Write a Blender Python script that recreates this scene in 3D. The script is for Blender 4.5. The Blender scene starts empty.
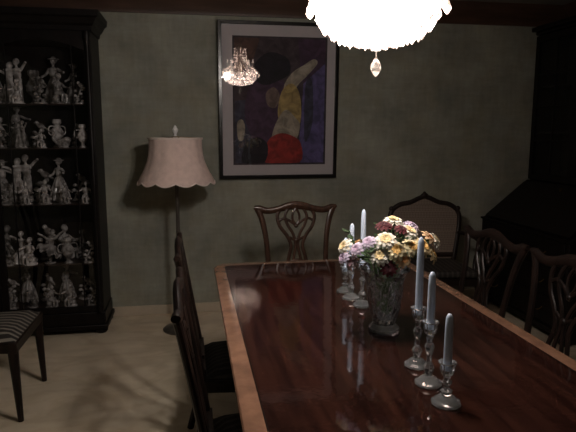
import bpy, bmesh, math, random
from mathutils import Vector, Matrix
R = random.Random(7)
sc = bpy.context.scene
COL = sc.collection
pi = math.pi

# ------------------------------------------------------------------ materials
def newmat(name):
    m = bpy.data.materials.new(name); m.use_nodes = True
    nt = m.node_tree; nt.nodes.clear()
    out = nt.nodes.new('ShaderNodeOutputMaterial')
    return m, nt, out

def pm(name, c1, c2=None, scale=6.0, stretch=(1, 1, 1), rough=0.5, metal=0.0, spec=0.5, coat=0.0,
       trans=0.0, ior=1.5, emit=None, estr=0.0, elo=None, detail=5.0, dist=0.0, bump=0.0, bscale=40.0, rnd=0.0, lo=0.35, hi=0.65, bstretch=(1, 1, 1), vein=None):
    m, nt, out = newmat(name)
    b = nt.nodes.new('ShaderNodeBsdfPrincipled')
    nt.links.new(b.outputs[0], out.inputs[0])
    b.inputs['Roughness'].default_value = rough
    b.inputs['Metallic'].default_value = metal
    b.inputs['Specular IOR Level'].default_value = spec
    b.inputs['Coat Weight'].default_value = coat
    b.inputs['Coat Roughness'].default_value = 0.06
    b.inputs['Transmission Weight'].default_value = trans
    b.inputs['IOR'].default_value = ior
    tc = nt.nodes.new('ShaderNodeTexCoord')
    if emit:
        b.inputs['Emission Color'].default_value = (*emit, 1)
        b.inputs['Emission Strength'].default_value = estr
        if elo is not None:  # per-cell emission paints sparkle into the crystals
            vo = nt.nodes.new('ShaderNodeTexVoronoi'); vo.inputs['Scale'].default_value = 55
            nt.links.new(tc.outputs['Object'], vo.inputs['Vector'])
            sp = nt.nodes.new('ShaderNodeSeparateColor'); nt.links.new(vo.outputs['Color'], sp.inputs[0])
            pw = nt.nodes.new('ShaderNodeMath'); pw.operation = 'POWER'; pw.inputs[1].default_value = 2.2; nt.links.new(sp.outputs[0], pw.inputs[0])
            mr = nt.nodes.new('ShaderNodeMapRange'); mr.inputs[3].default_value = elo; mr.inputs[4].default_value = estr
            nt.links.new(pw.outputs[0], mr.inputs[0]); nt.links.new(mr.outputs[0], b.inputs['Emission Strength'])
    mp = nt.nodes.new('ShaderNodeMapping'); mp.inputs['Scale'].default_value = stretch
    nt.links.new(tc.outputs['Object'], mp.inputs[0])
    n = nt.nodes.new('ShaderNodeTexNoise'); n.inputs['Scale'].default_value = scale
    n.inputs['Detail'].default_value = detail; n.inputs['Distortion'].default_value = dist
    nt.links.new(mp.outputs[0], n.inputs['Vector'])
    r = nt.nodes.new('ShaderNodeValToRGB')
    if c2 is None: c2 = tuple(c * 0.85 for c in c1)
    r.color_ramp.elements[0].position = lo; r.color_ramp.elements[0].color = (*c2, 1)
    r.color_ramp.elements[1].position = hi; r.color_ramp.elements[1].color = (*c1, 1)
    nt.links.new(n.outputs['Fac'], r.inputs[0])
    col = r.outputs[0]
    if vein:
        n3 = nt.nodes.new('ShaderNodeTexNoise'); n3.inputs['Scale'].default_value = 2.3; n3.inputs['Detail'].default_value = 6; n3.inputs['Distortion'].default_value = 0.6
        mp3 = nt.nodes.new('ShaderNodeMapping'); mp3.inputs['Rotation'].default_value = (0, 0, .7); mp3.inputs['Scale'].default_value = (1, 2, 1)
        nt.links.new(tc.outputs['Object'], mp3.inputs[0]); nt.links.new(mp3.outputs[0], n3.inputs['Vector'])
        r3 = nt.nodes.new('ShaderNodeValToRGB'); e = r3.color_ramp.elements
        e[0].position = .42; e[0].color = (1, 1, 1, 1); e[1].position = .58; e[1].color = (1, 1, 1, 1)
        q = e.new(.5); q.color = (*vein, 1)
        nt.links.new(n3.outputs['Fac'], r3.inputs[0])
        mx = nt.nodes.new('ShaderNodeMix'); mx.data_type = 'RGBA'; mx.blend_type = 'MULTIPLY'; mx.inputs[0].default_value = 1
        nt.links.new(col, mx.inputs[6]); nt.links.new(r3.outputs[0], mx.inputs[7]); col = mx.outputs[2]
    if rnd > 0:
        oi = nt.nodes.new('ShaderNodeObjectInfo')
        hs = nt.nodes.new('ShaderNodeHueSaturation')
        mr = nt.nodes.new('ShaderNodeMapRange'); mr.inputs[3].default_value = 1 - rnd; mr.inputs[4].default_value = 1 + rnd * 0.4
        nt.links.new(oi.outputs['Random'], mr.inputs[0]); nt.links.new(mr.outputs[0], hs.inputs['Value'])
        nt.links.new(col, hs.inputs['Color']); col = hs.outputs[0]
    nt.links.new(col, b.inputs['Base Color'])
    if bump > 0:
        n2 = nt.nodes.new('ShaderNodeTexNoise'); n2.inputs['Scale'].default_value = bscale
        mp2 = nt.nodes.new('ShaderNodeMapping'); mp2.inputs['Scale'].default_value = bstretch
        nt.links.new(tc.outputs['Object'], mp2.inputs[0]); nt.links.new(mp2.outputs[0], n2.inputs['Vector'])
        bp = nt.nodes.new('ShaderNodeBump'); bp.inputs['Strength'].default_value = bump
        bp.inputs['Distance'].default_value = 0.01
        nt.links.new(n2.outputs['Fac'], bp.inputs['Height']); nt.links.new(bp.outputs[0], b.inputs['Normal'])
    return m

def wallmat(name, ca, cb, cc):
    m, nt, out = newmat(name)
    b = nt.nodes.new('ShaderNodeBsdfPrincipled'); b.inputs['Roughness'].default_value = .75; b.inputs['Specular IOR Level'].default_value = .2
    nt.links.new(b.outputs[0], out.inputs[0])
    tc = nt.nodes.new('ShaderNodeTexCoord')
    def nz(sc_, st, det, lo, hi, a, c):
        mp = nt.nodes.new('ShaderNodeMapping'); mp.inputs['Scale'].default_value = st
        nt.links.new(tc.outputs['Object'], mp.inputs[0])
        n = nt.nodes.new('ShaderNodeTexNoise'); n.inputs['Scale'].default_value = sc_; n.inputs['Detail'].default_value = det; n.inputs['Roughness'].default_value = .6
        nt.links.new(mp.outputs[0], n.inputs['Vector'])
        r = nt.nodes.new('ShaderNodeValToRGB'); r.color_ramp.elements[0].position = lo; r.color_ramp.elements[1].position = hi
        r.color_ramp.elements[0].color = (*a, 1); r.color_ramp.elements[1].color = (*c, 1)
        nt.links.new(n.outputs['Fac'], r.inputs[0]); return r.outputs[0]
    big = nz(2.6, (1, 1, 1), 7, .36, .64, cb, ca)
    h = nz(6, (1, 1, 6), 4, .3, .7, (.92, .92, .92), (1.06, 1.06, 1.06))
    v = nz(6, (6, 6, 1), 4, .3, .7, (.92, .92, .92), (1.06, 1.06, 1.06))
    warm = nz(4, (1, 1, 1), 6, .42, .68, (1, 1, 1), cc)
    last = big
    for q in (h, v, warm):
        mx = nt.nodes.new('ShaderNodeMix'); mx.data_type = 'RGBA'; mx.blend_type = 'MULTIPLY'; mx.inputs[0].default_value = 1
        nt.links.new(last, mx.inputs[6]); nt.links.new(q, mx.inputs[7]); last = mx.outputs[2]
    nt.links.new(last, b.inputs['Base Color'])
    return m

def thin_glass(name, base=0.05, tint=(1, 1, 1)):
    m, nt, out = newmat(name)
    t = nt.nodes.new('ShaderNodeBsdfTransparent'); t.inputs[0].default_value = (*tint, 1)
    g = nt.nodes.new('ShaderNodeBsdfGlossy'); g.inputs['Roughness'].default_value = 0.0
    lw = nt.nodes.new('ShaderNodeLayerWeight'); lw.inputs[0].default_value = 0.5
    p = nt.nodes.new('ShaderNodeMath'); p.operation = 'POWER'; p.inputs[1].default_value = 5
    ma = nt.nodes.new('ShaderNodeMath'); ma.operation = 'MULTIPLY_ADD'; ma.inputs[1].default_value = 0.9; ma.inputs[2].default_value = base
    mx = nt.nodes.new('ShaderNodeMixShader')
    nt.links.new(lw.outputs['Facing'], p.inputs[0]); nt.links.new(p.outputs[0], ma.inputs[0])
    nt.links.new(ma.outputs[0], mx.inputs[0]); nt.links.new(t.outputs[0], mx.inputs[1]); nt.links.new(g.outputs[0], mx.inputs[2])
    nt.links.new(mx.outputs[0], out.inputs[0])
    return m

def stripes(name, ca, cb, freq, axis='X', rough=0.7):
    m, nt, out = newmat(name)
    b = nt.nodes.new('ShaderNodeBsdfPrincipled'); b.inputs['Roughness'].default_value = rough
    nt.links.new(b.outputs[0], out.inputs[0])
    tc = nt.nodes.new('ShaderNodeTexCoord'); sx = nt.nodes.new('ShaderNodeSeparateXYZ')
    nt.links.new(tc.outputs['Object'], sx.inputs[0])
    mu = nt.nodes.new('ShaderNodeMath'); mu.operation = 'MULTIPLY'; mu.inputs[1].default_value = freq
    nt.links.new(sx.outputs[axis], mu.inputs[0])
    fr = nt.nodes.new('ShaderNodeMath'); fr.operation = 'FRACT'; nt.links.new(mu.outputs[0], fr.inputs[0])
    r = nt.nodes.new('ShaderNodeValToRGB'); r.color_ramp.interpolation = 'CONSTANT'
    r.color_ramp.elements[0].color = (*ca, 1); r.color_ramp.elements[1].position = 0.6; r.color_ramp.elements[1].color = (*cb, 1)
    nt.links.new(fr.outputs[0], r.inputs[0]); nt.links.new(r.outputs[0], b.inputs['Base Color'])
    return m

def weave(name):
    m, nt, out = newmat(name)
    b = nt.nodes.new('ShaderNodeBsdfPrincipled'); b.inputs['Roughness'].default_value = 0.7
    nt.links.new(b.outputs[0], out.inputs[0])
    tc = nt.nodes.new('ShaderNodeTexCoord')
    mp = nt.nodes.new('ShaderNodeMapping'); mp.inputs['Rotation'].default_value = (0, pi / 4, 0)
    nt.links.new(tc.outputs['Object'], mp.inputs[0])
    ck = nt.nodes.new('ShaderNodeTexChecker'); ck.inputs['Scale'].default_value = 110
    ck.inputs['Color1'].default_value = (0.25, 0.19, 0.15, 1); ck.inputs['Color2'].default_value = (0.12, 0.09, 0.07, 1)
    nt.links.new(mp.outputs[0], ck.inputs[0]); nt.links.new(ck.outputs[0], b.inputs['Base Color'])
    return m

WALLM = wallmat('wall_paint', (0.335, 0.34, 0.285), (0.225, 0.23, 0.198), (1.0, .95, .87))
WALLD = pm('wall_paint_low_bounce', (0.13, 0.13, 0.11), (0.10, 0.10, 0.085), scale=2, rough=.8)  # wall colour darkened to cut the bounced fill light
FLOORM = pm('floor_marble', (0.74, 0.635, 0.49), (0.60, 0.51, 0.385), scale=2.2, stretch=(1.4, 2.0, 1), detail=8, dist=.8, rough=0.35, spec=0.35, vein=(.88, .85, .80))
CEILM = pm('ceiling_paint', (0.22, 0.20, 0.17), rough=0.9)  # colour kept dark so less light bounces back into the room
TRIMW = pm('crown_wood', (0.075, 0.038, 0.024), (0.05, 0.025, 0.015), scale=4, stretch=(1, 8, 8), rough=0.5)
BASEM = pm('baseboard_paint', (0.55, 0.47, 0.36), rough=0.6)
DARKW = pm('dark_mahogany', (0.030, 0.013, 0.009), (0.012, 0.006, 0.005), scale=5, stretch=(6, 6, 1), rough=0.38, spec=.35)
CHAIRW = pm('chair_mahogany_shaded', (0.015, 0.008, 0.006), (0.006, 0.0038, 0.0032), scale=7, stretch=(4, 4, 1), rough=0.38, spec=.24)  # wood darkened to stand in for shade on the desk-side chairs
CHAIRB = pm('chair_mahogany_lit', (0.070, 0.034, 0.021), (0.032, 0.016, 0.011), scale=7, stretch=(4, 4, 1), rough=0.25, spec=.5)  # same chair wood in a lighter tone, as if better lit
CHAIRC = pm('dull_brown_mahogany', (0.022, 0.012, 0.009), (0.012, 0.007, 0.006), scale=7, stretch=(4, 4, 1), rough=0.4, spec=.3)
BLACKW = pm('blackened_wood', (0.008, 0.0055, 0.005), (0.004, 0.003, 0.003), scale=5, stretch=(5, 5, 1), rough=0.45, spec=.2)
TABLEW = pm('table_mahogany', (0.040, 0.0145, 0.0098), (0.015, 0.006, 0.005), scale=3.5, stretch=(9, 0.7, 1), detail=7, dist=0.6, rough=0.06, spec=.40, bump=.03, bscale=28)
INLAY = pm('table_inlay_band', (0.25, 0.135, 0.085), (0.16, 0.085, 0.055), scale=8, stretch=(2, 2, 1), rough=0.12, spec=.4)
INLINE = pm('table_stringing', (0.012, 0.006, 0.004), rough=0.2)
SEATM = stripes('striped_seat_fabric', (0.018, 0.014, 0.012), (0.20, 0.18, 0.15), 22)
SEATD = stripes('dark_seat_fabric', (0.010, 0.008, 0.007), (0.05, 0.042, 0.036), 26)
PORC = pm('porcelain', (0.54, 0.51, 0.50), (0.17, 0.15, 0.14), scale=26, rough=0.12, rnd=0.6, lo=.38, hi=.6)
GLASS = thin_glass('pane_glass', 0.05)
GLASSF = thin_glass('picture_glass', 0.08)
CRYST = pm('cut_crystal', (0.92, 0.96, 1.0), (0.88, 0.93, 1.0), rough=0.0, trans=.93, ior=1.62, bump=0.15, bscale=60)
CRYSTS = pm('crystal_candlestick', (0.95, 0.98, 1.0), (0.92, 0.96, 1.0), rough=0.0, trans=.92, ior=1.62)
WAX = pm('candle_wax', (0.72, 0.84, 1.0), (0.68, 0.80, 1.0), rough=0.3)
WAXW = pm('white_sleeve', (0.8, 0.78, 0.74), rough=0.4)
WICK = pm('wick', (0.05, 0.04, 0.04), rough=0.9)
SHADE = pm('lamp_shade_fabric', (0.74, 0.58, 0.53), (0.66, 0.51, 0.465), scale=30, rough=0.85, bump=0.2, bscale=150)
SHADET = pm('lamp_shade_trim', (0.80, 0.68, 0.62), rough=0.85)
BRASS = pm('aged_brass', (0.30, 0.20, 0.10), (0.18, 0.12, 0.06), rough=0.35, metal=1.0)
POLEM = pm('lamp_pole_metal', (0.16, 0.14, 0.12), (0.10, 0.09, 0.08), rough=0.3, metal=0.6)
FINM = pm('finial_glass', (0.9, 0.9, 0.9), rough=0.1)
GLOWC = pm('self_glow_crystal', (0.95, 0.9, 0.85), (0.9, 0.85, 0.8), rough=0.08, emit=(1.0, 0.74, 0.63), estr=24.0, elo=.6)  # emission stands in for bulb light caught by the crystals
GLOWD = pm('added_glow', (0.95, 0.9, 0.85), rough=0.3, emit=(1.0, 0.84, 0.76), estr=1.5)  # emission for the added liner and the bottom boss
BULBM = pm('bulb', (1, 0.95, 0.85), rough=0.3, emit=(1.0, 0.80, 0.66), estr=6.0)
GLOWDIM = pm('crystal_drop', (0.85, 0.8, 0.75), (0.7, 0.66, 0.6), rough=0.05, emit=(1.0, 0.70, 0.58), estr=13, elo=.15, scale=40)  # drops and swags glow by themselves, glints painted as emission
PENDM = pm('pendant_glass', (0.95, 0.9, 0.85), rough=0.0, trans=.85, emit=(1.0, 0.8, 0.66), estr=.8, elo=.04)  # faint emission imitates glints in the pendant
CHROME = pm('silvered_metal', (0.7, 0.65, 0.58), rough=0.2, metal=1.0)
FRAMEM = pm('black_lacquer', (0.010, 0.009, 0.009), (0.006, 0.006, 0.006), rough=0.25)
MATM = pm('mat_board', (0.50, 0.465, 0.48), (0.47, 0.435, 0.45), rough=0.9)
STEMM = pm('stem_green', (0.06, 0.12, 0.04), rough=0.6)
LEAFM = pm('leaf_green', (0.04, 0.08, 0.03), (0.02, 0.04, 0.015), rough=0.55)
CANE = weave('cane_weave')

# ------------------------------------------------------------------ geometry
def sm(pts, k=6):
    P = [Vector(p) for p in pts]; out = []
    for i in range(len(P) - 1):
        p0 = P[max(i - 1, 0)]; p1 = P[i]; p2 = P[i + 1]; p3 = P[min(i + 2, len(P) - 1)]
        for j in range(k):
            t = j / k
            out.append(0.5 * ((2 * p1) + (p2 - p0) * t + (2 * p0 - 5 * p1 + 4 * p2 - p3) * t * t + (3 * p1 - p0 - 3 * p2 + p3) * t ** 3))
    out.append(P[-1]); return out

class G:
    def __init__(s): s.v = []; s.f = []; s.m = []
    def add(s, vs, fs, mi=0):
        o = len(s.v); s.v += [tuple(v) for v in vs]
        for f in fs: s.f.append([i + o for i in f]); s.m.append(mi)
        return s
    def box(s, x0, x1, y0, y1, z0, z1, mi=0, M=None):
        vs = [Vector((x, y, z)) for x in (x0, x1) for y in (y0, y1) for z in (z0, z1)]
        if M: vs = [M @ v for v in vs]
        return s.add(vs, [(0, 1, 3, 2), (4, 6, 7, 5), (0, 4, 5, 1), (2, 3, 7, 6), (0, 2, 6, 4), (1, 5, 7, 3)], mi)
    def lathe(s, prof, n=24, c=(0, 0, 0), mi=0, M=None, fn=None):
        vs = []; idx = []; fs = []
        for k, (r, z) in enumerate(prof):
            if r < 1e-6:
                idx.append([len(vs)] * n); vs.append(Vector((0, 0, z)))
            else:
                ring = []
                for i in range(n):
                    a = 2 * pi * i / n; rr, zz = r, z
                    if fn: rr, zz = fn(r, z, a, k)
                    ring.append(len(vs)); vs.append(Vector((rr * math.cos(a), rr * math.sin(a), zz)))
                idx.append(ring)
        for k in range(len(prof) - 1):
            for i in range(n):
                j = (i + 1) % n
                q = [idx[k][i], idx[k][j], idx[k + 1][j], idx[k + 1][i]]
                q2 = []
                for a in q:
                    if a not in q2: q2.append(a)
                if len(q2) > 2: fs.append(q2)
        if M: vs = [M @ v for v in vs]
        c = Vector(c); vs = [v + c for v in vs]
        return s.add(vs, fs, mi)
    def tube(s, pts, ra, rb=None, hint=(0, 1, 0), n=10, mi=0, cap=True, sq=False):
        P = [Vector(p) for p in pts]; N = len(P); h0 = Vector(hint)
        if not isinstance(ra, (list, tuple)): ra = [ra] * N
        if rb is None: rb = ra
        if not isinstance(rb, (list, tuple)): rb = [rb] * N
        def rs(r):
            if len(r) == N: return r
            o = []
            for i in range(N):
                t = i / (N - 1) * (len(r) - 1); a = int(min(t, len(r) - 2)); o.append(r[a] + (r[a + 1] - r[a]) * (t - a))
            return o
        ra = rs(ra); rb = rs(rb); vs = []; fs = []
        for i in range(N):
            T = (P[min(i + 1, N - 1)] - P[max(i - 1, 0)]).normalized()
            h = h0 - T * h0.dot(T)
            if h.length < 1e-3:
                h = Vector((1, 0, 0)) - T * T.x
                if h.length < 1e-3: h = Vector((0, 0, 1)) - T * T.z
            h.normalize(); B = T.cross(h)
            for k in range(n):
                a = 2 * pi * (k + (0.5 if sq else 0)) / n
                ca, sa = math.cos(a), math.sin(a)
                if sq:
                    q = max(abs(ca), abs(sa)); ca /= q; sa /= q
                vs.append(P[i] + B * ca * ra[i] + h * sa * rb[i])
        for i in range(N - 1):
            for k in range(n):
                j = (k + 1) % n
                fs.append((i * n + k, i * n + j, (i + 1) * n + j, (i + 1) * n + k))
        if cap:
            fs.append(tuple(range(n - 1, -1, -1))); fs.append(tuple(range((N - 1) * n, N * n)))
        return s.add(vs, fs, mi)
    def ell(s, c, r, n=12, M=None, mi=0):
        if not isinstance(r, (list, tuple)): r = (r, r, r)
        prof = [(math.sin(pi * k / (n // 2 + 2)), -math.cos(pi * k / (n // 2 + 2))) for k in range(n // 2 + 3)]
        prof[0] = (0, -1); prof[-1] = (0, 1)
        MM = Matrix.Diagonal((*r, 1))
        if M: MM = M @ MM
        return s.lathe(prof, n, c, mi, MM)
    def cap(s, a, b, r1, r2):
        s.tube([a, b], [r1, r2], n=10); s.ell(a, r1, 10); s.ell(b, r2, 10); return s
    def prism(s, outl, fn0, fn1, mi=0):
        n = len(outl)
        vs = [fn0(p) for p in outl] + [fn1(p) for p in outl]
        fs = [tuple(range(n - 1, -1, -1)), tuple(range(n, 2 * n))] + [(i, (i + 1) % n, n + (i + 1) % n, n + i) for i in range(n)]
        return s.add(vs, fs, mi)
    def mesh(s, name, mats, smooth=True, ang=38):
        me = bpy.data.meshes.new(name); me.from_pydata(s.v, [], s.f)
        if not isinstance(mats, (list, tuple)): mats = [mats]
        for m in mats: me.materials.append(m)
        me.polygons.foreach_set('material_index', s.m)
        bm = bmesh.new(); bm.from_mesh(me); bmesh.ops.recalc_face_normals(bm, faces=bm.faces); bm.to_mesh(me); bm.free()
        if smooth:
            me.polygons.foreach_set('use_smooth', [True] * len(me.polygons)); me.set_sharp_from_angle(angle=math.radians(ang))
        me.update(); return me
    def obj(s, name, mats, parent=None, smooth=True, bevel=0, seg=2, label=None, ang=38):
        o = bpy.data.objects.new(name, s.mesh(name, mats, smooth, ang)); COL.objects.link(o)
        if parent: o.parent = parent
        if bevel:
            b = o.modifiers.new('bevel', 'BEVEL'); b.width = bevel; b.segments = seg; b.limit_method = 'ANGLE'; b.angle_limit = math.radians(40)
            b.harden_normals = False
        if label: o['label'] = label
        return o

def tag(o, label, cat, group=None):
    o['label'] = label; o['category'] = cat
    if group: o['group'] = group
    return o
def thing(name, label, cat, loc=(0, 0, 0), rz=0, group=None):
    e = bpy.data.objects.new(name, None); e.empty_display_size = 0.1; COL.objects.link(e)
    e.location = loc; e.rotation_euler = (0, 0, rz); return tag(e, label, cat, group)
def copy_thing(root, loc, rz=0, label=None, rot=None, scale=None):
    def rec(o, par):
        c = o.copy(); COL.objects.link(c)
        if par: c.parent = par
        for ch in list(o.children): rec(ch, c)
        return c
    c = rec(root, None); c.location = loc; c.rotation_euler = rot or (0, 0, rz)
    if scale: c.scale = scale if isinstance(scale, (tuple, list)) else (scale,) * 3
    if label: c['label'] = label
    return c
def struct(o): o['kind'] = 'structure'; return o

# ------------------------------------------------------------------ room
XL, XR, YB, YF, H = -2.12, 3.26, 4.60, -1.30, 2.56
struct(G().box(XL - .1, XR + .1, YF - .1, YB + .1, -0.1, 0).obj('floor', FLOORM, smooth=False))
struct(G().box(XL - .1, XR + .1, YF - .1, YB + .1, H, H + .1).obj('ceiling', CEILM, smooth=False))
struct(G().box(XL, XR, YB, YB + .1, 0, H).obj('wall_back', WALLM, smooth=False))
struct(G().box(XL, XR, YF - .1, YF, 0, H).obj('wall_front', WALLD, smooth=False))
struct(G().box(XL - .1, XL, YF, YB, 0, H).obj('wall_left', WALLM, smooth=False))
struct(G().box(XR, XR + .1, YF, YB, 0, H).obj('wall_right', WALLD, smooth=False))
struct(G().box(XL, XR, YB - .015, YB, 0, .08).obj('baseboard_back', BASEM, smooth=False, bevel=.004))
struct(G().box(XL, XL + .015, YF, YB - .015, 0, .08).obj('baseboard_left', BASEM, smooth=False, bevel=.004))
struct(G().box(XR - .015, XR, YF, YB - .015, 0, .08).obj('baseboard_right', BASEM, smooth=False, bevel=.004))
prof = [(0, 2.395), (.018, 2.395), (.022, 2.42), (.04, 2.44), (.05, 2.47), (.085, 2.50), (.10, 2.53), (.105, 2.56), (0, 2.56)]
g = G(); g.prism(prof, lambda p: (XL, YB - p[0], p[1]), lambda p: (XR, YB - p[0], p[1])); struct(g.obj('trim_1', TRIMW))
g = G(); g.prism(prof, lambda p: (XR - p[0], YF, p[1]), lambda p: (XR - p[0], YB - .11, p[1])); struct(g.obj('trim_2', TRIMW))
g = G(); g.prism(prof, lambda p: (XL + p[0], YF, p[1]), lambda p: (XL + p[0], YB - .11, p[1])); struct(g.obj('trim_3', TRIMW))

# ------------------------------------------------------------------ dining table
TX0, TX1, TY0, TY1, TZ = 0.115, 1.245, 0.62, 3.16, 0.75
def rrect(x0, x1, y0, y1, r, k=8, bow=0.0):
    o = []
    for cx, cy, a0 in ((x1 - r, y1 - r, 0), (x0 + r, y1 - r, pi / 2), (x0 + r, y0 + r, pi), (x1 - r, y0 + r, 1.5 * pi)):
        for i in range(k + 1):
            a = a0 + pi / 2 * i / k; o.append((cx + r * math.cos(a), cy + r * math.sin(a)))
    return o
table = thing('dining_table', 'long dark mahogany dining table with light inlaid border', 'table')
g = G()
levels = [(.10, 0.02, TZ - .032), (.10, .004, TZ - .028), (.10, 0.0, TZ - .018), (.10, 0.0, TZ - .006), (.10, .004, TZ - .001), (.10, .008, TZ)]
rings = []
for r, ins, z in levels: rings.append([(x, y, z) for x, y in rrect(TX0 + ins, TX1 - ins, TY0 + ins, TY1 - ins, r - ins)])
for ins in (.060, .066): rings.append([(x, y, TZ) for x, y in rrect(TX0 + ins, TX1 - ins, TY0 + ins, TY1 - ins, .036)])
n = len(rings[0]); vs = [v for rg in rings for v in rg]; fs = []; ms = []
for k in range(len(rings) - 1):
    mi = 0 if k < 3 else (1 if k < 6 else 2)
    for i in range(n):
        fs.append((k * n + i, k * n + (i + 1) % n, (k + 1) * n + (i + 1) % n, (k + 1) * n + i)); ms.append(mi)
fs.append(tuple(range((len(rings) - 1) * n, len(rings) * n))); ms.append(0)
fs.append(tuple(range(n - 1, -1, -1))); ms.append(0)
g.v = vs; g.f = [list(f) for f in fs]; g.m = ms
g.obj('tabletop', [TABLEW, INLAY, INLINE], table, label='glossy mahogany tabletop with inlaid border band', ang=30)
g = G()
g.box(TX0 + .10, TX1 - .10, TY0 + .10, TY0 + .125, TZ - .10, TZ - .033); g.box(TX0 + .10, TX1 - .10, TY1 - .125, TY1 - .10, TZ - .10, TZ - .033)
g.box(TX0 + .10, TX0 + .125, TY0 + .126, TY1 - .126, TZ - .10, TZ - .033); g.box(TX1 - .125, TX1 - .10, TY0 + .126, TY1 - .126, TZ - .10, TZ - .033)
g.obj('apron', DARKW, table, smooth=False)
cx = (TX0 + TX1) / 2
for yy in (1.2, 2.58):
    p = G().lathe([(0, .20), (.06, .20), (.07, .24), (.05, .27), (.045, .30), (.075, .36), (.085, .42), (.06, .48), (.038, .52), (.036, .60), (.055, .64), (.09, .66), (.12, .70), (.12, .715), (0, .715)], 24, (cx, yy, 0)).obj('pedestal', DARKW, table)
    for k in range(4):
        a = pi / 4 + k * pi / 2; d = Vector((math.cos(a), math.sin(a), 0)); c0 = Vector((cx, yy, 0))
        pts = sm([c0 + d * .04 + Vector((0, 0, .25)), c0 + d * .16 + Vector((0, 0, .22)), c0 + d * .28 + Vector((0, 0, .10)), c0 + d * .38 + Vector((0, 0, .03)), c0 + d * .42 + Vector((0, 0, .022))])
        G().tube(pts, [.032, .03, .024, .02, .02], [.022] * 5, hint=(-d.y, d.x, 0)).obj('leg', DARKW, p)

# ------------------------------------------------------------------ dining chair
def chair_parts(root, seatmat, wood=CHAIRW, straight=False):
    bp = lambda x, z, o=0: Vector((x, .205 + (z - .44) * .17 + o, z))
    g = G()
    for s in (-1, 1):
        st = sm([bp(s * .195, .44), bp(s * .197, .60), bp(s * .208, .78), bp(s * .232, .91), bp(s * .262, .985)])
        g.tube(st, [.020, .018, .018, .020, .021], .013, n=10)
    cr = sm([bp(-.285, .994), bp(-.25, .985), bp(-.19, .970), bp(-.12, .980), bp(-.05, .998), bp(0, 1.003), bp(.05, .998), bp(.12, .980), bp(.19, .970), bp(.25, .985), bp(.285, .994)])
    g.tube(cr, [.011, .024, .022, .022, .027, .029, .027, .022, .022, .024, .011], .014, n=12)
    g.box(-.20, .20, .192, .222, .42, .48)
    back = g.obj('backrest', wood, root)
    g = G()
    for s in (-1, 1):
        for st, w in (([(.10, .985), (.128, .935), (.112, .865), (.065, .80), (.040, .735), (.055, .665), (.066, .60), (.045, .53), (.055, .47)], .012),
                      ([(.045, .99), (.075, .935), (.060, .875), (.025, .815), (.008, .745), (.020, .67), (.030, .60), (.020, .53), (.022, .47)], .010),
                      ([(.115, .90), (.085, .915), (.045, .90), (0, .865)], .009),
                      ([(.050, .79), (.02, .775), (0, .77)], .009),
                      ([(.062, .62), (.03, .635), (0, .64)], .008),
                      ([(0, .985), (.022, .945), (.022, .905), (0, .87)], .008)):
            g.tube(sm([bp(s * x, z, .001 * s) for x, z in st], 5), w, .007, n=8)
    g.ell(bp(0, .765), (.02, .010, .02)); g.ell(bp(0, .865), (.016, .010, .014)); g.box(-.075, .075, .195, .225, .46, .495)
    g.obj('back_splat', wood, back)
    tr = [(-.265, -.245), (.265, -.245), (.205, .225), (-.205, .225)]
    g = G(); g.prism(tr, lambda p: (p[0], p[1], .375), lambda p: (p[0], p[1], .435)); g.obj('seat_rail', wood, root, bevel=.008)
    nx, ny = 12, 10; g = G(); vs = []; fs = []
    for j in range(ny + 1):
        v = j / ny
        for i in range(nx + 1):
            u = i / nx; w = .255 + (.195 - .255) * v
            e = min(u, 1 - u, v, 1 - v); z = .437 + .042 * (1 - (1 - min(e / .3, 1)) ** 3)
            vs.append(((u * 2 - 1) * w, -.238 + v * .43, z))
    for j in range(ny):
        for i in range(nx):
            a = j * (nx + 1) + i; fs.append((a, a + 1, a + nx + 2, a + nx + 1))
    g.add(vs, fs); g.prism([(-.255, -.238), (.255, -.238), (.195, .192), (-.195, .192)], lambda p: (*p, .4355), lambda p: (*p, .4375))
    g.obj('seat', seatmat, root, label='upholstered striped drop-in seat')
    for s in (-1, 1):
        if straight:
            G().tube([(s * .24, -.22, .40), (s * .24, -.225, .25), (s * .243, -.235, 0)], [.026, .021, .014], n=8, sq=True).obj('leg', wood, root, bevel=.003)
        else:
            pts = sm([(s * .235, -.215, .40), (s * .252, -.232, .33), (s * .24, -.222, .20), (s * .23, -.212, .08), (s * .24, -.225, .03), (s * .245, -.232, .0)])
            G().tube(pts, [.032, .033, .021, .014, .018, .024], n=12).obj('leg', wood, root)
        pts = sm([(s * .19, .205, .43), (s * .19, .21, .25), (s * .195, .27, 0)])
        G().tube(pts, [.02, .017, .016], n=8, sq=True).obj('leg', wood, root, bevel=.003)

lab = 'dark mahogany dining chair with pierced splat back '
grp = 'dining chairs around the table'
c0 = thing('dining_chair', 'brown mahogany dining chair at the table head, toned as lit', 'chair', (.70, 3.41, 0), 0, grp); chair_parts(c0, SEATD, CHAIRB)
c1 = thing('dining_chair', lab + 'on lamp side', 'chair', (.237, 2.52, 0), pi / 2, grp); chair_parts(c1, SEATD)
copy_thing(c1, (.250, 1.78, 0), pi / 2, lab + 'on lamp side')
for y in (2.47, 1.87): copy_thing(c1, (1.15, y, 0), -pi / 2, lab + 'on desk side')
c2 = thing('dining_chair', 'dark wooden chair with striped seat beside the display cabinet', 'chair', (-1.14, 3.18, 0), pi / 2); chair_parts(c2, SEATM, straight=True)

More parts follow.
